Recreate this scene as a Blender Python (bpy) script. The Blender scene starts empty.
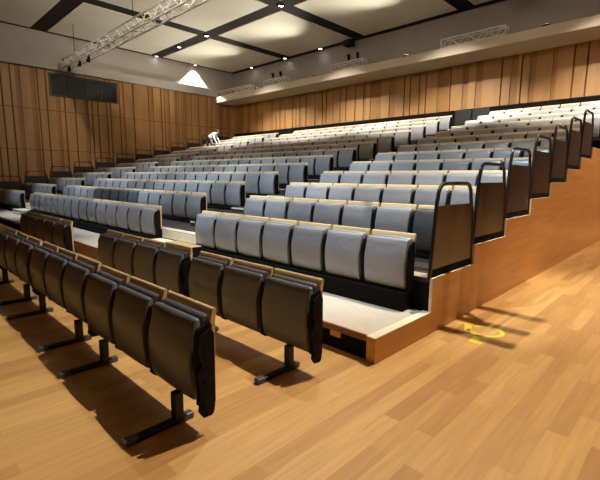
import bpy, bmesh, math, random
from mathutils import Vector, Matrix
random.seed(7)
S = bpy.context.scene
COL = S.collection
PI = math.pi

# ------------------------------------------------------------------ measures
Y1, D = 0.957, 0.9954
T0 = 0.222
def Z(i):                      # deck height of tier i
    return T0 if i == 0 else 0.5617 + 0.221*(i-1) + 0.0038*(i-1)*(i-2)/2
def YN(i):                     # nose of tier i
    return 0.04 if i == 0 else Y1 + D*(i-1)
NT = 13
XL, XR = -20.8, 6.0
YB, YF = 14.3, -9.0
ZC = 8.0
TIERX0 = -19.5

# ------------------------------------------------------------------ helpers
class MB:
    def __init__(s): s.v, s.f, s.m = [], [], []
    def add(s, vs, fs, mi=0):
        o = len(s.v); s.v += [tuple(v) for v in vs]
        s.f += [[i+o for i in f] for f in fs]; s.m += [mi]*len(fs)
        return s
    def box(s, x0, x1, y0, y1, z0, z1, mi=0):
        vs = [(x0,y0,z0),(x1,y0,z0),(x1,y1,z0),(x0,y1,z0),(x0,y0,z1),(x1,y0,z1),(x1,y1,z1),(x0,y1,z1)]
        return s.add(vs, [(0,3,2,1),(4,5,6,7),(0,1,5,4),(1,2,6,5),(2,3,7,6),(3,0,4,7)], mi)
    def bbox(s, x0, x1, y0, y1, z0, z1, r, mi=0):      # box with bevelled edges
        bm = bmesh.new(); bmesh.ops.create_cube(bm, size=1)
        for v in bm.verts:
            v.co = ((x0+x1)/2+v.co.x*(x1-x0), (y0+y1)/2+v.co.y*(y1-y0), (z0+z1)/2+v.co.z*(z1-z0))
        bmesh.ops.bevel(bm, geom=bm.edges[:], offset=r, segments=2, affect='EDGES', profile=.5)
        bm.verts.index_update()
        s.add([v.co[:] for v in bm.verts], [[v.index for v in f.verts] for f in bm.faces], mi); bm.free()
        return s
    def loft(s, rings, mi=0, cap=True):
        n = len(rings[0]); vs = [p for r in rings for p in r]; fs = []
        for a in range(len(rings)-1):
            for i in range(n):
                j = (i+1) % n
                fs.append((a*n+i, a*n+j, (a+1)*n+j, (a+1)*n+i))
        if cap:
            fs.append(tuple(reversed(range(n)))); fs.append(tuple(range((len(rings)-1)*n, len(rings)*n)))
        return s.add(vs, fs, mi)
    def tube(s, pts, r, n=8, mi=0):
        pts = [Vector(p) for p in pts]; rings = []
        up = Vector((0.013, 0.021, 1))
        for i, p in enumerate(pts):
            t = (pts[min(i+1, len(pts)-1)]-pts[max(i-1, 0)]).normalized()
            a = t.cross(up)
            if a.length < .05: a = t.cross(Vector((1, .02, 0)))
            a.normalize(); b = t.cross(a).normalized()
            rr = r[i] if isinstance(r, (list, tuple)) else r
            rings.append([tuple(p+a*math.cos(2*PI*k/n)*rr+b*math.sin(2*PI*k/n)*rr) for k in range(n)])
        return s.loft(rings, mi)
    def prism(s, poly, axis, a0, a1, mi=0):            # polygon extruded along an axis
        def P(u, v, a): return {'x': (a,u,v), 'y': (u,a,v), 'z': (u,v,a)}[axis]
        n = len(poly)
        vs = [P(u,v,a0) for u,v in poly]+[P(u,v,a1) for u,v in poly]
        fs = [tuple(range(n)), tuple(range(2*n-1, n-1, -1))]+[(i,i+n,(i+1)%n+n,(i+1)%n) for i in range(n)]
        return s.add(vs, fs, mi)
    def build(s, name, mats, parent=None, smooth=None, loc=None):
        me = bpy.data.meshes.new(name); me.from_pydata(s.v, [], s.f)
        bm = bmesh.new(); bm.from_mesh(me); bmesh.ops.recalc_face_normals(bm, faces=bm.faces[:]); bm.to_mesh(me); bm.free()
        for m in (mats if isinstance(mats, (list, tuple)) else [mats]): me.materials.append(m)
        for p, mi in zip(me.polygons, s.m): p.material_index = mi
        if smooth is not None:
            for p in me.polygons: p.use_smooth = True
            try: me.set_sharp_from_angle(angle=math.radians(smooth))
            except Exception: pass
        o = bpy.data.objects.new(name, me); COL.objects.link(o)
        if parent: o.parent = parent
        if loc: o.location = loc
        return o

def tag(o, label, cat, group=None, kind=None):
    o['label'] = label; o['category'] = cat
    if group: o['group'] = group
    if kind: o['kind'] = kind
    return o
def thing(name, label, cat, loc=(0,0,0), group=None, rz=0):
    o = bpy.data.objects.new(name, None); COL.objects.link(o)
    o.empty_display_size = .1; o.location = loc; o.rotation_euler = (0,0,rz)
    return tag(o, label, cat, group)
def struct(o):
    o['kind'] = 'structure'; return o
def dup(root, loc, label, group, rz=0, pad=None):
    r = root.copy(); COL.objects.link(r); r.location = loc; r.rotation_euler = (0,0,rz)
    r['label'] = label; r['group'] = group
    for ch in root.children:
        c = ch.copy(); COL.objects.link(c); c.parent = r
        if pad and c.name.startswith('seat_pad'): c.data = pad
        for g in ch.children:
            d = g.copy(); COL.objects.link(d); d.parent = c
    return r

# ------------------------------------------------------------------ materials
def mat(name, col, rough=.6, spec=.4, metal=0, noise=None, bump=None, coat=0, emit=None, rand=0, nscale=(1,1,1), rvar=0):
    m = bpy.data.materials.new(name); m.use_nodes = True
    nt = m.node_tree; N, L = nt.nodes, nt.links
    b = N['Principled BSDF']
    b.inputs['Base Color'].default_value = (*col, 1); b.inputs['Roughness'].default_value = rough
    b.inputs['Specular IOR Level'].default_value = spec; b.inputs['Metallic'].default_value = metal
    b.inputs['Coat Weight'].default_value = coat; b.inputs['Coat Roughness'].default_value = .25
    if emit:
        b.inputs['Emission Color'].default_value = (*emit[0], 1); b.inputs['Emission Strength'].default_value = emit[1]
    src = None
    if noise or bump or rvar:
        tc = N.new('ShaderNodeTexCoord'); mp = N.new('ShaderNodeMapping'); mp.inputs['Scale'].default_value = nscale
        L.new(tc.outputs['Object'], mp.inputs['Vector'])
        vec = mp.outputs['Vector']
        if rand:
            oi = N.new('ShaderNodeObjectInfo'); ad = N.new('ShaderNodeVectorMath'); ad.operation = 'ADD'
            sc = N.new('ShaderNodeMath'); sc.operation = 'MULTIPLY'; sc.inputs[1].default_value = 37
            L.new(oi.outputs['Random'], sc.inputs[0]); L.new(vec, ad.inputs[0]); L.new(sc.outputs[0], ad.inputs[1]); vec = ad.outputs[0]
    if noise:
        n = N.new('ShaderNodeTexNoise'); n.inputs['Scale'].default_value = noise[0]; n.inputs['Detail'].default_value = 4
        L.new(vec, n.inputs['Vector'])
        r = N.new('ShaderNodeValToRGB'); k = noise[1]
        r.color_ramp.elements[0].position = .3; r.color_ramp.elements[1].position = .7
        r.color_ramp.elements[0].color = (*[c*(1-k) for c in col], 1); r.color_ramp.elements[1].color = (*[min(1, c*(1+k)) for c in col], 1)
        L.new(n.outputs['Fac'], r.inputs['Fac']); L.new(r.outputs['Color'], b.inputs['Base Color']); src = r.outputs['Color']
    if rand:
        oi2 = N.new('ShaderNodeObjectInfo'); mr = N.new('ShaderNodeMapRange')
        mr.inputs['To Min'].default_value = 1-rand; mr.inputs['To Max'].default_value = 1+rand
        L.new(oi2.outputs['Random'], mr.inputs['Value'])
        hs = N.new('ShaderNodeHueSaturation'); hs.inputs['Color'].default_value = (*col, 1)
        if src: L.new(src, hs.inputs['Color'])
        L.new(mr.outputs[0], hs.inputs['Value']); L.new(hs.outputs['Color'], b.inputs['Base Color'])
    if bump:
        n2 = N.new('ShaderNodeTexNoise'); n2.inputs['Scale'].default_value = bump[0]; n2.inputs['Detail'].default_value = 3
        n2.inputs['Distortion'].default_value = bump[2] if len(bump) > 2 else 0
        L.new(vec, n2.inputs['Vector'])
        bp = N.new('ShaderNodeBump'); bp.inputs['Strength'].default_value = bump[1]; bp.inputs['Distance'].default_value = .02
        L.new(n2.outputs['Fac'], bp.inputs['Height']); L.new(bp.outputs['Normal'], b.inputs['Normal'])
    if rvar:
        n3 = N.new('ShaderNodeTexNoise'); n3.inputs['Scale'].default_value = 5
        L.new(vec, n3.inputs['Vector']); m3 = N.new('ShaderNodeMapRange')
        m3.inputs['From Min'].default_value = .35; m3.inputs['From Max'].default_value = .65
        m3.inputs['To Min'].default_value = rough-rvar; m3.inputs['To Max'].default_value = rough+rvar
        L.new(n3.outputs['Fac'], m3.inputs['Value']); L.new(m3.outputs[0], b.inputs['Roughness'])
    return m

def plank_mat(name, c1, c2, length, width, rough, along_y=True, mortar=(.16,.07,.025), msize=.0015, nz=.25):
    m = bpy.data.materials.new(name); m.use_nodes = True
    nt = m.node_tree; N, L = nt.nodes, nt.links; b = N['Principled BSDF']
    tc = N.new('ShaderNodeTexCoord'); mp = N.new('ShaderNodeMapping')
    if along_y: mp.inputs['Rotation'].default_value = (0, 0, PI/2)
    L.new(tc.outputs['Object'], mp.inputs['Vector'])
    br = N.new('ShaderNodeTexBrick'); br.offset = .37; br.offset_frequency = 2
    br.inputs['Scale'].default_value = 1; br.inputs['Brick Width'].default_value = length; br.inputs['Row Height'].default_value = width
    br.inputs['Mortar Size'].default_value = msize; br.inputs['Mortar Smooth'].default_value = .3; br.inputs['Bias'].default_value = -.1
    br.inputs['Color1'].default_value = (*c1, 1); br.inputs['Color2'].default_value = (*c2, 1); br.inputs['Mortar'].default_value = (*mortar, 1)
    L.new(mp.outputs['Vector'], br.inputs['Vector'])
    mp2 = N.new('ShaderNodeMapping'); mp2.inputs['Scale'].default_value = (14, .9, 14) if along_y else (.9, 14, 14)
    L.new(tc.outputs['Object'], mp2.inputs['Vector'])
    n = N.new('ShaderNodeTexNoise'); n.inputs['Scale'].default_value = 2.2; n.inputs['Detail'].default_value = 6; n.inputs['Distortion'].default_value = .6
    L.new(mp2.outputs['Vector'], n.inputs['Vector'])
    mr = N.new('ShaderNodeMapRange'); mr.inputs['From Min'].default_value = .25; mr.inputs['From Max'].default_value = .75
    mr.inputs['To Min'].default_value = 1-nz; mr.inputs['To Max'].default_value = 1+nz*.6
    L.new(n.outputs['Fac'], mr.inputs['Value'])
    hs = N.new('ShaderNodeHueSaturation'); L.new(br.outputs['Color'], hs.inputs['Color']); L.new(mr.outputs[0], hs.inputs['Value'])
    L.new(hs.outputs['Color'], b.inputs['Base Color'])
    b.inputs['Roughness'].default_value = rough; b.inputs['Specular IOR Level'].default_value = .45
    return m

M = {}
M['floor'] = plank_mat('oak_floor', (.60,.345,.118), (.42,.21,.066), .9, .115, .38, mortar=(.40,.20,.07), msize=.0008, nz=.16)
M['deck'] = mat('deck_vinyl', (.56,.49,.40), .55, .35, noise=(9, .06))
M['fascia'] = mat('fascia_wood', (.22,.10,.04), .4, .4, noise=(3, .18), nscale=(1,1,9))
M['sidewood'] = mat('side_panel_wood', (.56,.265,.075), .38, .4, noise=(2.2, .12), nscale=(1,.5,6))
M['edge'] = mat('edge_wood', (.80,.70,.52), .5, .4, noise=(6, .1))
M['board'] = mat('seat_plywood', (.62,.46,.235), .36, .45, noise=(5, .08), nscale=(1.2,9,9), rand=.06)
M['pad'] = mat('seat_cover', (.265,.27,.285), .38, .55, bump=(3.4, .9, .3), rand=.12, rvar=.07, coat=.45)
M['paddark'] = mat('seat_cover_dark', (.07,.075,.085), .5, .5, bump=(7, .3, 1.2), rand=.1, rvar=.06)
M['padfloor'] = mat('seat_vinyl', (.085,.081,.088), .45, .5, bump=(60, .05), rand=.06, coat=.35)
M['black'] = mat('black_plastic', (.004,.004,.0045), .65, .15)
M['blackm'] = mat('black_steel', (.012,.011,.011), .45, .35)
M['riser'] = mat('riser_black', (.008,.007,.007), .9, .08)
M['cap'] = mat('foot_cap', (.07,.07,.075), .35, .5)
M['rail'] = mat('rail_tube', (.018,.014,.013), .28, .5)
M['railpanel'] = mat('rail_panel', (.075,.043,.032), .3, .5, noise=(2, .15))
M['railgrey'] = mat('rail_panel_grey', (.018,.017,.017), .4, .4)
M['wallwood'] = mat('wall_wood', (.40,.215,.082), .45, .35, noise=(1.6, .16), nscale=(1.6,1.6,.25))
M['wallwood2'] = mat('wall_wood_recess', (.31,.155,.055), .5, .3, noise=(1.6, .16), nscale=(1.6,1.6,.25))
M['groove'] = mat('wall_groove', (.14,.058,.014), .7, .2)
M['plaster'] = mat('upper_wall_plaster', (.42,.385,.34), .85, .2, noise=(1.2, .05))
M['ledge'] = mat('ledge_paint', (.55,.46,.35), .6, .3, noise=(1.5, .05))
M['cream'] = mat('ceiling_cream', (.76,.72,.59), .8, .2, noise=(.7, .06))
M['track'] = mat('ceiling_void', (.022,.017,.012), .8, .2)
M['glass'] = mat('dark_glass', (.012,.014,.018), .12, .5)
M['frame'] = mat('window_frame', (.05,.05,.052), .5, .4)
M['deckshade'] = mat('deck_shade_colour', (.05,.042,.036), .95, .05, noise=(40,.2))  # dark colour stands in for unlit upper decks and aisle treads
M['alu'] = mat('truss_aluminium', (.82,.80,.76), .4, .5)
M['lens'] = mat('lamp_lens', (1,.95,.85), .4, .2, emit=((1,.94,.82), 14))
M['yellow'] = mat('yellow_floor_paint', (.78,.58,.05), .5, .3)
M['skin'] = mat('skin', (.50,.30,.21), .6, .3)
M['shirt'] = mat('white_shirt', (.74,.72,.70), .8, .2, noise=(8, .05))
M['trouser'] = mat('dark_trousers', (.03,.03,.035), .8, .2)
M['hair'] = mat('dark_hair', (.02,.015,.012), .6, .3)
M['curtain'] = mat('stage_curtain', (.03,.024,.02), .9, .1)

# ------------------------------------------------------------------ the room
struct(MB().box(XL-.2, XR+.2, YF-.2, YB+.2, -.12, 0).build('floor', M['floor']))

def slat_wall(name, a0, a1, grooves, bands, z0, z1, seams, place):
    """vertical cladding with real grooves and set-back boards; place(a, depth, z) -> point (depth into the wall)"""
    cuts = [(g-.026, g+.026, .06, 2) for g in grooves]+[(b0, b1, .05, 1) for b0, b1 in bands]
    cuts = sorted(c for c in cuts if c[0] > a0+.02 and c[1] < a1-.02)
    segs, cur = [], a0
    for c0, c1, d, k in cuts:
        if c0 <= cur: c0 = cur+.02
        if c1 <= c0: continue
        segs.append((cur, c0, 0, 0)); segs.append((c0, c1, d, k)); cur = c1
    segs.append((cur, a1, 0, 0))
    mb = MB()
    zz = [z0]
    for s in seams: zz += [s-.012, s+.012]
    zz.append(z1)
    for s0, s1, d, k in segs:
        for i in range(len(zz)-1):
            dd, kk = (d, k) if i % 2 == 0 else (max(d, .02), 2)
            mb.add([place(s0,dd,zz[i]), place(s1,dd,zz[i]), place(s1,dd,zz[i+1]), place(s0,dd,zz[i+1])], [(0,1,2,3)], kk)
    for (p, q) in zip(segs[:-1], segs[1:]):
        a = p[1]
        mb.add([place(a,p[2],z0), place(a,q[2],z0), place(a,q[2],z1), place(a,p[2],z1)], [(0,1,2,3)], 0)
    return mb

def expand(lo, hi, seed):                     # continue the cladding rhythm where the photo does not reach
    r = random.Random(seed); g, b, x = [], [], lo
    while x < hi:
        x += r.uniform(.18, .75)
        if r.random() < .65: g.append(x)
        else: w = r.uniform(.12, .35); b.append((x, x+w)); x += w
    return g, b
BG = [-17.98,-17.12,-16.77,-16.43,-16.01,-15.4,-15.12,-14.81,-14.35,-13.69,-13.16,-12.91,-12.44,-11.98,-11.6,-11.04,-8.33,-8.04,-7.6,-7.29,-6.2,-4.21,-3.51]
BB = [(-20.5,-19.87),(-19.47,-19.07),(-18.68,-18.4),(-10.56,-10.39),(-10.16,-9.54),(-9.11,-8.79),(-6.77,-6.26),(-5.7,-5.46),(-5.18,-4.91),(-3.89,-3.65),(-3.24,-3.04),(-2.53,-2.38)]
g, b = expand(-2.2, XR, 3)
mb = slat_wall('wall_back', XL, XR, BG+g, BB+b, 4.27, 6.2, [], lambda a,d,z: (a, YB+d, z))
struct(mb.build('wall_back', [M['wallwood'], M['wallwood2'], M['groove']]))
struct(MB().box(XL, XR, YB, YB+.1, Z(NT), 4.27).build('baseboard_back', M['riser']))
struct(MB().box(XL-.1, XR, YB+.02, YB+.15, 6.1, ZC+.3).build('trim_1', M['plaster']))
LG = [3.14,3.47,4.23,4.68,5.47,5.76,6.2,6.38,6.87,7.08,7.62,8.47,8.7,9.22,9.43,10.31,11.15,11.65,12.57]
LB = [(3.84,4.02),(5.09,5.28),(7.0,7.13),(8.53,8.76),(9.55,9.74),(10.02,10.21),(10.44,10.81),(12.08,12.3),(13.11,13.42),(13.73,13.96)]
g, b = expand(YF, 2.6, 5)
mb = slat_wall('wall_left', YF, YB, LG+g, LB+b, 0, 6.37, [2.7, 4.55], lambda a,d,z: (XL-d, a, z))
struct(mb.build('wall_left', [M['wallwood'], M['wallwood2'], M['groove']]))
struct(MB().box(XL-.15, XL, YF, YB, 6.37, ZC+.3).build('trim_2', M['plaster']))
struct(MB().box(XL, XL+.28, YF, 12.8, 6.37, 6.78).build('trim_3', M['plaster']))
g, b = expand(YF, YB, 8)
mb = slat_wall('wall_right', YF, YB, g, b, 0, 6.37, [2.7, 4.55], lambda a,d,z: (XR+d, a, z))
struct(mb.build('wall_right', [M['wallwood'], M['wallwood2'], M['groove']]))
struct(MB().box(XR, XR+.15, YF, YB, 6.37, ZC+.3).build('trim_4', M['plaster']))
struct(MB().box(XL, XR, YF-.1, YF, 0, ZC+.3).build('wall_front', M['curtain']))
struct(MB().box(XL-.2, XR+.2, YF-.2, YB+.2, ZC+.03, ZC+.2).build('ceiling', M['track']))
# control-room window high in the left wall
wf = MB()
wy0, wy1, wz0, wz1 = 3.66, 6.74, 5.28, 6.22
wf.box(XL-.02, XL+.05, wy0-.05, wy0, wz0-.05, wz1+.05).box(XL-.02, XL+.05, wy1, wy1+.05, wz0-.05, wz1+.05)
wf.box(XL-.02, XL+.05, wy0, wy1, wz0-.05, wz0).box(XL-.02, XL+.05, wy0, wy1, wz1, wz1+.05)
for k in (1,2,3):
    y = wy0+(wy1-wy0)*k/4; wf.box(XL-.02, XL+.04, y-.025, y+.025, wz0, wz1)
wo = struct(wf.build('window_1', M['frame']))
for k in range(4):
    y = wy0+(wy1-wy0)*k/4; MB().box(XL+.0, XL+.012, y+.02, y+(wy1-wy0)/4-.02, wz0, wz1).build('window_pane', M['glass'], wo)

# ledge running along the back wall
tag(MB().bbox(XL+.001, XR-.001, 12.8, YB-.001, 6.02, 6.36, .03).build('lighting_ledge', M['ledge']), 'long beige boxed ledge running along the back wall above the wood cladding', 'ledge')

# ceiling panels between dark tracks
txs = [-20.85, -15.6, -10.65, -5.6, -.55, 4.5, XR+.3]
tys = [14.25, 8.95, 3.3, -2.6, YF]
cp = 'cream ceiling panels'
for i in range(len(txs)-1):
    for j in range(len(tys)-1):
        x0, x1 = txs[i]+.34, txs[i+1]-.34; y0, y1 = tys[j+1]+.34, tys[j]-.34
        x1 = min(x1, XR); y0 = max(y0, YF)
        if x1-x0 < .5: continue
        o = MB().bbox(x0, x1, y0, y1, ZC, ZC+.031, .006).build('ceiling_panel', M['cream'])
        col = ['farthest left','second from the left','third from the left','fourth from the left','fifth from the left','far right'][i]
        row = ['against the back wall','second from the back','third from the back','over the front floor'][j]
        tag(o, f'cream ceiling panel {row}, {col} between dark tracks', 'ceiling panel', cp)

def spot(name, loc, aim, power, deg, blend, col=(1,.9,.76), rad=.06, parent=None):
    l = bpy.data.lights.new(name, 'SPOT'); l.energy = power; l.spot_size = math.radians(deg); l.spot_blend = blend
    l.color = col; l.shadow_soft_size = rad
    o = bpy.data.objects.new(name, l); COL.objects.link(o)
    d = Vector(aim)-Vector(loc); o.rotation_euler = d.to_track_quat('-Z', 'Y').to_euler(); o.location = loc
    if parent:
        o.location = Vector(loc)-parent.location; o.parent = parent
    return o
def downlight(x, y, label, power=0, deg=80, blend=.5, aim=None, col=(1,.9,.76), rad=.06, z=ZC-.03):
    t = thing('ceiling_downlight', label, 'ceiling light', (x,y,z), 'round downlights in the dark ceiling tracks')
    n = 16; ring = lambda r, zz: [(r*math.cos(2*PI*k/n), r*math.sin(2*PI*k/n), zz) for k in range(n)]
    MB().loft([ring(.15,.059), ring(.15,0), ring(.115,0), ring(.10,.03), ring(.10,.055)], cap=False).build('housing', M['track'], t, 40)
    MB().loft([ring(.10,.045), ring(.10,.03)]).build('lens', M['lens'], t)
    if power: spot('bulb', (x,y,z-.02), aim or (x,y,0), power, deg, blend, col, rad, t)
    return t
WARM = (1,.86,.66); COOL = (.74,.87,1); WHITE = (1,.95,.86)
downlight(.5, 2.4, 'round ceiling downlight above the right-hand rail panels', 2950, 100, .35, (.3,-1.6,0), (1,.90,.74), .02)
downlight(-2.4, 2.7, 'added unseen cool lamp for the floor seat tops, left of the one above the rail panels', 800, 40, .7, (-1.9,-1.6,.3), COOL, .03)  # added cool lamp, out of view, to brighten the floor seat tops
# over the seat rows
for k, x in enumerate((-1.9, -5.7, -9.7, -14.0)):
    downlight(x, -.9, f'round ceiling downlight over the front tier, {["rightmost","second from the right","third from the right","leftmost"][k]} of four', 2250, 54, .45, (x-.3, 3.2, .9), COOL, .08)
for k, x in enumerate((-.55, -5.6, -10.65, -15.7)):
    downlight(x, 8.95, f'round ceiling downlight over the rear rows, {["first","second","third","fourth"][k]} from the right', 3500, 72, .7, (x, 12.1, 3.2), WHITE, .08)
downlight(3.2, 8.95, 'added unseen ceiling lamp brightening the far right floor', 2600, 80, .6, (1.8,8.2,0), (1,.86,.66), .06)  # added lamp, out of view, to brighten the far floor and cladding
for x, y, w in ((-20.6,8.95,'beside the left wall, at the middle track'), (-18.2,8.95,'in the cross track near the left wall'), (-18.6,14.0,'by the back wall, nearest the corner'), (-15.7,14.0,'by the back wall, at the track crossing'), (-13.1,14.0,'by the back wall, right of the track crossing')):
    downlight(x, y, 'small ceiling downlight '+w)
downlight(XL+.25, 11.35, 'wall-washing downlight throwing a bright fan on the left upper wall', 1500, 88, .04, None, (1,.97,.9), .02, 7.95)

# ------------------------------------------------------------------ tiered stand
TX1 = -.09
names = ['low front platform','first tier','second tier','third tier','fourth tier','fifth tier','sixth tier','seventh tier','eighth tier','ninth tier','tenth tier','eleventh tier','twelfth tier','top tier']
for i in range(NT+1):
    y0 = YN(i); y1 = YN(i+1) if i < NT else YB
    t = thing('seating_tier', f'cream decked step of the seating stand: {names[i]}', 'seating tier', (0,y0,0), 'stepped decks of the seating stand')
    lower = Z(i-1) if i else 0
    x1 = TX1 if i == 0 else -.03
    MB().box(TIERX0, x1, 0, y1-y0+.02, Z(i)-.045, Z(i)).build('deck', M['deck'] if i == 0 else M['deckshade'], t)
    if i == 0:
        MB().box(TIERX0, x1, -.018, 0, Z(0)-.055, Z(0)-.001).build('edge_strip', M['fascia'], t)
        MB().box(TIERX0, x1, -.004, .02, 0, Z(0)-.046).build('skirt', M['riser'], t)
        MB().bbox(-.50, -.38, -.022, -.005, .115, Z(0)-.056, .004).build('wood_block', M['sidewood'], t)
        MB().box(-8, -5.5, -.016, -.005, 0.01, Z(0)-.056).build('fascia_board', M['fascia'], t)
    else:
        MB().box(TIERX0, x1, .0, .03, lower, Z(i)-.045).build('riser', M['riser'], t)
        MB().box(TIERX0+.2, x1-.02, -.003, .16, Z(i)+.0005, Z(i)+.005).build('nosing', M['deck'], t)
# stepped wooden cladding on the right-hand end
poly = [(0,0),(YB,0),(YB,Z(NT))]
for i in range(NT, 0, -1):
    poly += [(YN(i), Z(i)), (YN(i), Z(i-1))]
poly += [(0, Z(0))]
sp = thing('side_cladding', 'stepped orange wood cladding closing the right-hand end of the seating stand', 'side panel', (0,0,0))
MB().prism(poly, 'x', -.025, 0).build('panel', M['sidewood'], sp)
ed = MB()
for i in range(0, NT+1):
    y0 = YN(i) if i else -.0; y1 = YN(i+1) if i < NT else YB
    w = -.088 if i == 0 else -.016
    ed.box(w, .001, y0-.004, y1, Z(i), Z(i)+.006)
    if i: ed.box(-.026, .001, y0-.006, y0, Z(i-1)+.006, Z(i))
ed.build('pale_edge', M['edge'], sp)
MB().box(-.088, -.026, 0, Y1-.01, 0, Z(0)-.001).build('end_board', M['sidewood'], sp)
# intermediate steps in the aisles
for ai, (x0, x1, nm) in enumerate(((-5.36,-4.12,'right aisle'), (-15.02,-13.96,'left aisle'))):
    for i in range(0, NT):
        h = (Z(i+1)-Z(i))/2
        o = thing('aisle_step', f'pale wooden half step on the {names[i]}, {nm}', 'step', ((x0+x1)/2, YN(i+1), Z(i)), 'pale half steps in the aisles')
        w = (x1-x0)/2
        MB().bbox(-w, w, -.40, -.005, 0.001, h, .008).build('tread', M['edge'] if i == 0 else M['deckshade'], o)
        MB().box(-w, w, -.404, -.40, h-.035, h-.004).build('nosing', M['riser'] if i == 0 else M['edge'], o)
        if i < NT: MB().box(-w, w, .17, D-.405, Z(i+1)-Z(i)+.001, Z(i+1)-Z(i)+.006).build('shade_strip', M['deckshade'], o)  # dark strip painting shade onto the aisle deck
        MB().box(-w, w, -.003, -.001, h+.01, Z(i+1)-Z(i)-.003).build('riser_face', M['edge'] if i == 0 else M['deckshade'], o)

# ------------------------------------------------------------------ guard rails
def rail_path(z0=0):
    pts = [(0,0,0), (0,.07,.72)]
    for a in range(0, 7):
        t = a/6*PI/2; pts.append((0, .09+.13*(1-math.cos(t))+.0, .785+.13*math.sin(t)))
    for a in range(0, 7):
        t = a/6*PI/2; pts.append((0, .74+.13*math.sin(t), .785+.13*math.cos(t)))
    pts += [(0,.93,.6), (0,.985,-.02+z0)]
    return pts
def guard(i, x, label, group, pm):
    t = thing('guard_rail', label, 'guard rail', (x, YN(i), Z(i)+.001), group)
    MB().tube(rail_path(), .02, 8).build('rail_frame', M['rail'], t, 60)
    MB().box(-.014, .014, .02, .968, .001, .075).build('toe_board', M['riser'], t)
    MB().prism([(.02,.078),(.965,.078),(.915,.70),(.085,.70)], 'x', -.006, .006).build('rail_panel', pm, t)
    return t
ordn = ['first','second','third','fourth','fifth','sixth','seventh','eighth','ninth','tenth','eleventh','twelfth','thirteenth']
for i in range(1, 8):
    guard(i, -.037, f'black tubular guard rail with brown panel, {ordn[i-1]} from the front on the right-hand end', 'guard rails on the right-hand end of the stand', M['railpanel'])
for i in range(1, 13):
    guard(i, -19.44, f'dark guard rail against the left wood wall, {ordn[i-1]} from the front', 'guard rails on the left-hand end of the stand', M['railgrey'])
rr = thing('rear_balustrade', 'dark low balustrade panels closing the aisle behind the last row', 'balustrade', (-4.95,13.6,Z(NT)+.001))
for k in range(2):
    MB().bbox(-.66+.68*k, -.03+.68*k, -.02, .02, .1, .66, .008).build('panel', M['railgrey'], rr)
MB().tube([(-.67,0,0),(-.67,0,.68),(.67,0,.68),(.67,0,0)], .018).tube([(0,0,0),(0,0,.68)], .018).build('rail_frame', M['rail'], rr)

# ------------------------------------------------------------------ seats (origin: base, board front at y=0)
def seat_meshes(H, w, padmat):
    """H = height of the wooden top above the base; w = pitch"""
    def loft_x(prof, xs):
        cy = sum(p[0] for p in prof)/len(prof); cz = sum(p[1] for p in prof)/len(prof)
        return [[(x, cy+(p[0]-cy)*s+dy*(1 if p[0] < cy else 0), H+cz+(p[1]-cz)*(s if dz is None else dz)) for p in prof] for x, s, dy, dz in xs]
    hw = w/2-.037
    pad = [(-.074,-.050),(-.088,-.055),(-.097,-.071),(-.107,-.115),(-.122,-.17),(-.137,-.225),(-.145,-.28),(-.144,-.36),(-.135,-.46),(-.124,-.515),(-.113,-.540),(-.10,-.548),(-.072,-.544),(-.062,-.52),(-.056,-.30),(-.05,-.14),(-.05,-.066),(-.060,-.052)]
    xs = [(-hw,.86,0,.97),(-hw+.006,.95,0,.99),(-hw+.02,1,0,1),(-hw*.5,1,-.005,1),(0,1,-.008,1),(hw*.5,1,-.005,1),(hw-.02,1,0,1),(hw-.006,.95,0,.99),(hw,.86,0,.97)]
    a = MB().loft(loft_x(pad, xs)); 
    cu = [(-.002,-.038),(-.024,-.041),(-.037,-.056),(-.044,-.12),(-.048,-.44),(-.04,-.47),(-.003,-.47),(-.001,-.10)]
    hc = hw-.004
    b = MB().loft(loft_x(cu, [(-hc,.8,0,.97),(-hc+.012,1,0,1),(hc-.012,1,0,1),(hc,.8,0,.97)]))
    bo = [(.020,-.010),(.026,-.003),(.036,0),(.044,-.004),(.046,-.012),(.034,-.08),(.030,-.30),(.026,-.53),(.006,-.53),(.002,-.30),(.002,-.075)]
    hb = w/2-.017
    c = MB().loft(loft_x(bo, [(-hb,1,0,1),(hb,1,0,1)]))
    br = []
    for sgn in (-1, 1):
        x0, x1 = sorted((sgn*(w/2-.02), sgn*(w/2-.001)))
        k = MB().prism([(-.095,H-.10),(-.02,H-.07),(.0,H-.09),(.0,H-.54),(-.01,H-.57),(-.03,H-.58),(-.085,H-.58),(-.11,H-.56),(-.10,H-.47),(-.12,H-.30),(-.115,H-.15)], 'x', x0, x1)
        xx = sgn*(w/2-.022)
        for (yy, zz, r) in ((-.07,H-.52,.034), (-.06,H-.22,.016)):
            ring = lambda X: [(X, yy+r*math.cos(2*PI*q/10), zz+r*math.sin(2*PI*q/10)) for q in range(10)]
            k.loft([ring(xx), ring(sgn*(w/2+.0005))])
        br.append(k)
    return a, b, c, br
def make_seat(H, w, padmat, label, group):
    t = thing('tip_up_seat', label, 'seat', (0,0,0), group)
    a, b, c, br = seat_meshes(H, w, padmat)
    a.build('seat_pad', padmat, t, 50); b.build('back_cushion', padmat, t, 50)
    c.build('back_board', M['board'], t, 40)
    for k in br: k.build('side_bracket', M['black'], t)
    return t

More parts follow.
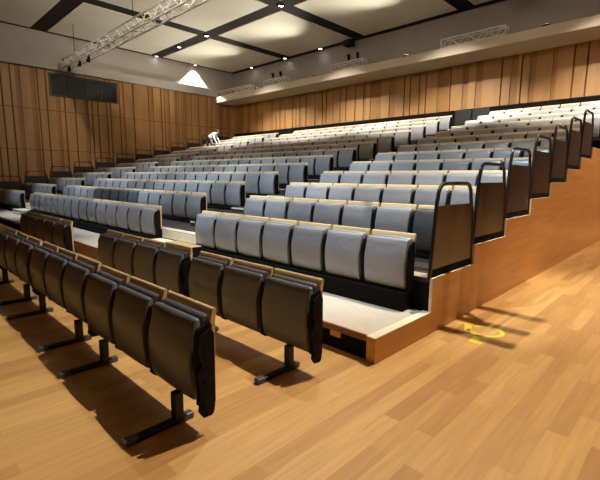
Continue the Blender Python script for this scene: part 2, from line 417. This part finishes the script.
# -- loose floor units of three or four seats on a beam with T feet
HF = .76
fseat = make_seat(HF, .575, M['padfloor'], '', '')
fx_used = [False]
def floor_seat(x, y, label, group, rz=0, src=None):
    if not fx_used[0]:
        fx_used[0] = True; fseat.location = (x,y,0); fseat['label'] = label; fseat['group'] = group; return fseat
    return dup(fseat, (x,y,0), label, group, rz)
def floor_unit(xr, n, y, nm, pos):
    p = .585 if y < -1 else .575
    for j in range(n):
        o = floor_seat(xr-p*(j+.5), y, f'dark seat with wood top, {pos[j]}', 'floor seats '+nm)
    L = n*p
    t = thing('seat_frame', f'black steel beam frame carrying the floor seats {nm}', 'seat frame', (xr-L/2, y, 0), 'T-foot frames under the floor seats')
    MB().bbox(-L/2+.012, L/2-.012, -.047, -.001, .165, .205, .006).build('beam', M['blackm'], t)
    for sx in (-1, 1):
        k = MB()
        x0, x1 = sorted((sx*(L/2+.002), sx*(L/2+.016)))
        k.prism([(-.10,.62),(-.02,.66),(.0,.62),(.0,.20),(-.012,.13),(-.03,.115),(-.085,.12),(-.115,.165),(-.10,.26),(-.118,.40),(-.085,.45),(-.112,.52)], 'x', x0, x1)
        for yy, zz, r in ((-.065,.19,.03),(-.06,.34,.02),(-.06,.52,.016)):
            ring = lambda X: [(X, yy+r*math.cos(2*PI*q/10), zz+r*math.sin(2*PI*q/10)) for q in range(10)]
            k.loft([ring(sx*(L/2+.01)), ring(sx*(L/2+.024))])
        k.build('end_bracket', M['black'], t)
    for px in ([L/2-.23, -L/2+.36] if n <= 3 else [L/2-.23, 0, -L/2+.3]):
        MB().bbox(px-.028, px+.028, -.15, -.09, .035, .208, .006).build('post', M['blackm'], t)
        MB().bbox(px-.026, px+.026, -.45, -.03, .0005, .036, .01).build('foot', M['blackm'], t)
        for yy in (-.455, -.09):
            MB().bbox(px-.029, px+.029, yy-.006, yy+.07, .001, .041, .008).build('foot_cap', M['cap'], t)
floor_unit(-.187, 3, -1.44, 'at the right end of the front row', ['front floor row, at its right-hand end','front floor row, second from its right-hand end','front floor row, third from its right-hand end'])
floor_unit(-2.0, 3, -1.42, 'fourth to sixth in the front row', ['front floor row, fourth from its right-hand end','front floor row, fifth from its right-hand end','front floor row, sixth from its right-hand end'])
floor_unit(-3.82, 3, -1.42, 'farthest left in the front row', ['front floor row, seventh from its right-hand end','front floor row, eighth from its right-hand end','front floor row, ninth from its right-hand end'])
floor_unit(-.21, 3, -.44, 'at the right end of the second row', ['second floor row, at its right-hand end by the platform corner','second floor row, second from its right-hand end','second floor row, third from its right-hand end'])
floor_unit(-2.07, 4, -.44, 'in the middle of the second row', ['second floor row, fourth from its right-hand end','second floor row, fifth from its right-hand end','second floor row, sixth from its right-hand end','second floor row, left end of the middle group'])
floor_unit(-5.86, 5, -.44, 'at the left of the second row', ['second floor row, right end of the left-hand group','second floor row, second in the left-hand group','second floor row, third in the left-hand group','second floor row, fourth in the left-hand group','second floor row, fifth in the left-hand group'])
wl = thing('folded_writing_ledge', 'thick pale wood ledge with dark end on the back of a second-row floor seat', 'writing ledge', (-2.355,-.40,.765))
MB().bbox(-.28, .26, -.03, .115, -.055, .012, .008).build('top', M['board'], wl)
MB().box(.261, .272, -.005, .11, -.052, .006).build('end_bracket', M['black'], wl)

# -- seats of the tiered stand
HR = .64
cam_loc = Vector((1.8145, -2.7686, 1.5329))
blocks = [('right', -.20, .55, 7, 'right block', 'the rail end'), ('middle', -5.41, .565, 15, 'middle block', 'its right end'), ('left', -15.10, .58, 7, 'left block', 'its right end')]
od2 = ordn+['fourteenth','fifteenth']
allseats = []
for bname, xr, p, n, bl, ref in blocks:
    for k in range(NT):
        y = Y1+k*D; zt = Z(k+1)+.42
        for j in range(n):
            x = xr-p*(j+.5)
            px = None
            allseats.append(((Vector((x,y,zt))-cam_loc).length, bname, k, j, x, y, zt-HR, p, n, bl, ref))
vis = [s for s in allseats]
vis.sort(key=lambda s: s[0])
KEEP = 300-21
proto, far_mb = {}, {0: MB(), 1: MB(), 2: MB()}
dark_mesh = {}
def is_dark(b, k, j): return (b == 'middle' and k == 1 and 5 <= j <= 9) or (b == 'right' and k == 1 and j == 0)  # rail-end seat: dark cover stands in for shade; middle seats are charcoal
def row_name(k): return ('front' if k == 0 else ordn[k] if k < 12 else 'last')+' tier row'
meshes_of = {}
for idx, (dist, bname, k, j, x, y, z0, p, n, bl, ref) in enumerate(vis):
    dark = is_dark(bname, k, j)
    if idx < KEEP:
        pos = 'nearest '+ref if j == 0 else ('at the left end' if j == n-1 else f'{od2[j]} from {ref}')
        tone = 'dark' if dark else 'grey'
        label = f'{tone} tip-up seat, {pos}, {row_name(k)}, {bl}'
        group = f'tip-up seats in the {bl}'
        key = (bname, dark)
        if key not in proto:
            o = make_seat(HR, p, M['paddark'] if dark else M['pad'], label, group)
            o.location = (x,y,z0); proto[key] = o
        else:
            dup(proto[key], (x,y,z0), label, group)
    else:
        if p not in meshes_of: meshes_of[p] = seat_meshes(HR, p, None)
        a, b, c, br = meshes_of[p]
        for q, mi in ((a,0),(b,0),(c,1),(br[0],2),(br[1],2)):
            far_mb[0].add([(v[0]+x, v[1]+y, v[2]+z0) for v in q.v], q.f, mi)
if far_mb[0].v:
    o = far_mb[0].build('rear_seat_rows', [M['pad'], M['board'], M['black']], None, 50)
    tag(o, 'farthest rows of small grey tip-up seats at the rear left of the stand', 'seats', None, 'stuff')
# black plinth beam under each row of seats
for bname, xr, p, n, bl, ref in blocks:
    L = p*n
    for k in range(NT):
        zt = Z(k+1)+.42; zd = Z(k)
        t = thing('seat_beam', f'black base beam under the {row_name(k)} of seats, {bl}', 'seat beam', (xr-L/2, Y1+k*D, zd), 'black base beams under the tiered seats')
        MB().bbox(-L/2+.01, L/2-.01, -.185 if k == 0 else -.11, -.012, .001, (.185 if k == 0 else .05), .006).build('plinth', M['riser'], t)
        top = zt-.535-zd
        if top > .09:
            MB().box(-L/2+.03, L/2-.03, -.10, -.03, (.185 if k == 0 else .05), top).build('hinge_bar', M['blackm'], t)

# ------------------------------------------------------------------ trusses and small fittings
def truss(name, label, x0, x1, y, z, h, w, group=None, r=.022, chords=4):
    t = thing(name, label, 'lighting truss', (x0, y, z), group)
    L = x1-x0
    if chords == 4: cs = [(0,0),(w,0),(0,h),(w,h)]
    else: cs = [(0,0),(w,0),(w/2,h)]
    m = MB()
    for cy, cz in cs: m.tube([(0,cy,cz),(L,cy,cz)], r, 8)
    m.build('chord_tubes', M['alu'], t, 60)
    q = MB(); nb = max(2, round(L/(h*1.1)))
    pairs = [(0,2),(1,3),(0,1),(2,3)] if chords == 4 else [(0,1),(1,2),(2,0)]
    for i in range(nb):
        xa, xb = L*i/nb, L*(i+1)/nb
        for a, b_ in pairs:
            pa, pb = (cs[a], cs[b_]) if i % 2 == 0 else (cs[b_], cs[a])
            q.tube([(xa,*pa),(xb,*pb)], r*.55, 6)
    for a, b_ in pairs:
        for X in (0, L): q.tube([(X,*cs[a]),(X,*cs[b_])], r*.6, 6)
    q.build('brace_tubes', M['alu'], t)
    return t
t = truss('lighting_truss', 'long silver lighting truss hanging near the left wall under the ceiling', -19.9, -6, 3.95, 6.35, .36, .36, r=.03)
for xx in (1.2, 7.0, 12.5):
    MB().tube([(xx,.18,.36),(xx,.18,ZC+.03-6.35)], .012, 6).build('hanging_cable', M['black'], t)
t = thing('lighting_truss', 'added unseen three-tube truss casting floor bar shadows, high above the right-hand rail panels', 'lighting truss', (-1.49,1.99,5.2))  # added out of view, shaped so its tubes cast the floor bar shadows
q = MB(); CS = ((0,0),(.15,.0),(.34,0))
for cy, cz in CS: q.tube([(0,cy,cz),(2.06,cy,cz)], .028, 8)
q.build('chord_tubes', M['black'], t, 60)
q = MB()
for k in range(3):
    q.tube([(1.9-k*.62,.16,0),(1.65-k*.62,.345,0)], .018, 6).tube([(1.35-k*.62,0,0),(1.05-k*.62,.16,0)], .014, 6)
q.build('brace_tubes', M['black'], t)
for X in (.15, 1.6): MB().tube([(X,.16,0),(X,.16,ZC+.03-5.2)], .006, 6).build('hanging_cable', M['black'], t)
for k, xx in enumerate((-18.9,-17.6,-16.6)):
    o = thing('clamp_lamp', f'small black lamp clamped under the left truss, {ordn[k]} from the wall', 'stage lamp', (xx, 3.95, 6.33), 'small lamps on the left truss')
    MB().tube([(0,0,-.005),(0,0,-.10)], .02, 8).build('clamp', M['black'], o)
    MB().tube([(0,.0,-.09),(.02,-.05,-.27)], [.05,.075], 10).build('lamp_body', M['black'], o)
for k, (a, b_) in enumerate(((-20.6,-17.4),(-16.2,-14.5),(-11.4,-9.6),(-6.0,-3.7))):
    t = truss('ledge_truss', f'short silver truss lying on the back ledge, {ordn[k]} from the left corner', a, b_, 12.86, 6.385, .30, .30, 'trusses on the back ledge')
for k, (xx, w) in enumerate(((-15.6,'second ledge truss, left'),(-15.0,'second ledge truss, right'),(-10.5,'third ledge truss, left'),(-10.0,'third ledge truss, right'))):
    o = thing('ledge_lamp', f'small black lamp standing on the {w} of its pair', 'stage lamp', (xx, 13.0, 6.71), 'small lamps on the ledge trusses')
    MB().tube([(0,0,0),(0,0,.12)], .02, 8).build('stem', M['black'], o)
    MB().tube([(0,.04,.10),(.03,-.05,.30)], [.06,.075], 10).build('lamp_body', M['black'], o)
o = thing('ceiling_projector', 'dark box hanging under the ceiling track end by the back wall', 'projector', (-11.2, 13.9, 7.84))
MB().bbox(-.2,.2,-.2,.2,-.13,.13,.02).build('body', M['track'], o); MB().tube([(0,0,.13),(0,0,.19)], .03).build('stem', M['track'], o)

# ------------------------------------------------------------------ wheelchair mark on the floor
mk = MB(); h = .0012
def strip(pts): mk.prism(pts, 'z', .0002, h)
strip([(.055,1.475),(.165,1.525),(.155,1.57),(.05,1.515)])
strip([(.120,1.50),(.185,1.565),(.250,1.36),(.195,1.315)])
cx_, cy_, ro, ri = .365, 1.445, .168, .128
n = 30; a0, a1 = math.radians(-75), math.radians(165)
for i in range(n):
    t0_, t1_ = a0+(a1-a0)*i/n, a0+(a1-a0)*(i+1)/n
    strip([(cx_+ri*math.cos(t0_), cy_+ri*math.sin(t0_)), (cx_+ro*math.cos(t0_), cy_+ro*math.sin(t0_)), (cx_+ro*math.cos(t1_), cy_+ro*math.sin(t1_)), (cx_+ri*math.cos(t1_), cy_+ri*math.sin(t1_))])
strip([(.22,1.385),(.40,1.275),(.37,1.235),(.20,1.34)])
strip([(.33,1.285),(.40,1.275),(.395,1.13),(.335,1.13)])
strip([(.335,1.135),(.46,1.125),(.455,1.06),(.345,1.06)])
tag(mk.build('wheelchair_mark', M['yellow']), 'yellow wheelchair symbol painted on the wood floor beside the stand', 'floor marking')

# ------------------------------------------------------------------ person bending among the far left rows
pt = thing('person', 'person in a white top bending forward among the far left rear rows', 'person', (-17.98, 10.45, Z(10)+.001), None, math.radians(92))
me = bpy.data.meshes.new('body')
J = {'pel':(0,0,.90),'sp':(.08,-.12,1.02),'ch':(.20,-.26,1.13),'nk':(.27,-.34,1.17),'hd':(.33,-.40,1.22),'hd2':(.36,-.46,1.19),
     'hl':(-.07,.07,.86),'kl':(-.10,.0,.48),'al':(-.10,.06,.08),'tl':(-.09,-.10,.035),
     'hr':(.09,-.06,.86),'kr':(.10,-.10,.48),'ar':(.10,-.02,.08),'tr':(.11,-.17,.035),
     'sl':(.07,-.33,1.10),'el':(.05,-.42,.86),'wl':(.12,-.50,.66),'fl':(.13,-.54,.58),
     'sr':(.31,-.20,1.10),'er':(.38,-.32,.86),'wr':(.36,-.46,.68),'fr':(.35,-.50,.60)}
R = {'pel':.14,'sp':.13,'ch':.145,'nk':.055,'hd':.09,'hd2':.085,'hl':.10,'kl':.062,'al':.042,'tl':.038,'hr':.10,'kr':.062,'ar':.042,'tr':.038,
     'sl':.06,'el':.042,'wl':.03,'fl':.028,'sr':.06,'er':.042,'wr':.03,'fr':.028}
E_ = [('pel','sp'),('sp','ch'),('ch','nk'),('nk','hd'),('hd','hd2'),('pel','hl'),('hl','kl'),('kl','al'),('al','tl'),('pel','hr'),('hr','kr'),('kr','ar'),('ar','tr'),('ch','sl'),('sl','el'),('el','wl'),('wl','fl'),('ch','sr'),('sr','er'),('er','wr'),('wr','fr')]
ks = list(J); me.from_pydata([J[k] for k in ks], [(ks.index(a), ks.index(b)) for a, b in E_], [])
ob = bpy.data.objects.new('body', me); COL.objects.link(ob); ob.parent = pt
sk = ob.modifiers.new('skin', 'SKIN')
for i, k in enumerate(ks):
    me.skin_vertices[0].data[i].radius = (R[k], R[k]); 
me.skin_vertices[0].data[0].use_root = True
su = ob.modifiers.new('sub', 'SUBSURF'); su.levels = 1; su.render_levels = 1
def body_mat():
    m = mat('person_colours', (.7,.7,.7), .8, .2); nt = m.node_tree; N, L = nt.nodes, nt.links
    tc = N.new('ShaderNodeTexCoord'); sx = N.new('ShaderNodeSeparateXYZ'); L.new(tc.outputs['Object'], sx.inputs[0])
    dt = N.new('ShaderNodeVectorMath'); dt.operation = 'DOT_PRODUCT'; dt.inputs[1].default_value = (.5,-.55,.35)
    L.new(tc.outputs['Object'], dt.inputs[0])
    r = N.new('ShaderNodeValToRGB'); r.color_ramp.interpolation = 'CONSTANT'
    r.color_ramp.elements[0].color = (.03,.03,.035,1); r.color_ramp.elements[1].position = .34; r.color_ramp.elements[1].color = (.74,.72,.70,1)
    e = r.color_ramp.elements.new(.735); e.color = (.50,.30,.21,1)
    L.new(dt.outputs['Value'], r.inputs['Fac']); L.new(r.outputs['Color'], N['Principled BSDF'].inputs['Base Color'])
    return m
me.materials.append(body_mat())
hair = MB(); rings = []
for a in range(1, 7):
    t = a/7*PI*.62; rings.append([(.335+.108*math.sin(t)*math.cos(2*PI*q/12), -.40+.108*math.sin(t)*math.sin(2*PI*q/12), 1.235+.105*math.cos(t)) for q in range(12)])
hair.loft(rings).build('hair', M['hair'], pt, 60)

# ------------------------------------------------------------------ added lamps: uplights to brighten the ceiling, spots to brighten the walls
for k, (x, y, z) in enumerate(((-17,13.0,6.5),(-12.5,13.0,6.5),(-7.5,13.0,6.5),(-2.5,13.0,6.5))):
    o = thing('fill_uplight', f'added ceiling fill lamp lying on the back ledge, {ordn[k]} from the left corner', 'fill_uplight', (x,y,6.36), 'added ceiling fill lamps on the back ledge')
    MB().bbox(-.12,.12,-.08,.08,.001,.09,.01).build('body', M['black'], o)
    MB().box(-.1,.1,-.06,.06,.09,.094).build('lens', M['lens'], o)
    spot('bulb', (x,y-.1,6.48), (x-.3,6.8,8.3), 420, 84, 1, (1,.93,.8), .08, o)
for k, x in enumerate((-18, -13, -8, -2.8)):  # added lamps hidden behind the seats, lighting the ceiling
    o = thing('fill_uplight', f'added hidden ceiling fill lamp on the top tier behind the last seat row, {ordn[k]} from the left', 'fill_uplight', (x,13.7,Z(NT)), 'added ceiling fill lamps behind the last seat row')
    MB().bbox(-.12,.12,-.08,.08,.001,.09,.01).build('body', M['black'], o)
    MB().box(-.1,.1,-.06,.06,.09,.094).build('lens', M['lens'], o)
    spot('bulb', (x,13.65,Z(NT)+.13), (x-.2,5.5,8.0), 1300, 80, .9, (1,.94,.82), .08, o)
for nm, loc, aim, p, dg in (('aimed at the left wall', (-4,3.3,7.6), (-20.8,7.5,4.9), 3400, 66), ('aimed at the back wall, over the right seats', (-4.0,-1.5,7.6), (-3.5,14.3,4.9), 600, 80), ('aimed at the back wall, over the middle seats', (-10,-1.5,7.6), (-10.0,14.3,4.9), 600, 80), ('aimed at the back wall, over the left seats', (-15.5,-1.5,7.6), (-16.5,14.3,4.9), 600, 80)):  # added lamps that lift the left and back wall brightness
    o = thing('added_wall_lamp', 'added wall-brightening lamp under the ceiling, '+nm, 'stage lamp', loc, 'added wall-brightening lamps under the ceiling')
    dv = (Vector(aim)-Vector(loc)).normalized()
    MB().tube([tuple(dv*-.45), tuple(dv*-.02)], [.07,.10], 12).tube([(0,0,0),(0,0,ZC+.03-loc[2])], .02).build('lamp_body', M['black'], o)
    MB().tube([tuple(dv*-.018), tuple(dv*-.01)], .085, 12).build('lens', M['lens'], o)
    spot('bulb', loc, aim, p, dg, 1, (1,.88,.70), .1, o)

w = bpy.data.worlds.new('world'); S.world = w; w.use_nodes = True
w.node_tree.nodes['Background'].inputs['Color'].default_value = (.02,.018,.015,1)

# ------------------------------------------------------------------ camera
f, pit, yaw, rol = 416.282, -.1504, .77, .0074
sy, cw = math.sin(yaw), math.cos(yaw)
fw = Vector((-sy*math.cos(pit), cw*math.cos(pit), math.sin(pit))); rx = Vector((cw, sy, 0)); up = rx.cross(fw)
r2 = rx*math.cos(rol)+up*math.sin(rol); u2 = -rx*math.sin(rol)+up*math.cos(rol)
cd = bpy.data.cameras.new('camera'); cam = bpy.data.objects.new('camera', cd); COL.objects.link(cam)
mw = Matrix((( r2.x, u2.x, -fw.x, cam_loc.x), (r2.y, u2.y, -fw.y, cam_loc.y), (r2.z, u2.z, -fw.z, cam_loc.z), (0,0,0,1)))
cam.matrix_world = mw
cd.sensor_width = 36; cd.sensor_fit = 'HORIZONTAL'; cd.lens = f*36/600; cd.clip_start = .05; cd.clip_end = 100
S.camera = cam
S.view_settings.view_transform = 'Standard'; S.view_settings.look = 'None'; S.view_settings.gamma = 1; S.view_settings.exposure = 0
S.view_settings.use_curve_mapping = False
try:
    S.cycles.use_denoising = True; S.cycles.max_bounces = 8; S.cycles.diffuse_bounces = 5; S.cycles.sample_clamp_indirect = 6
except Exception: pass
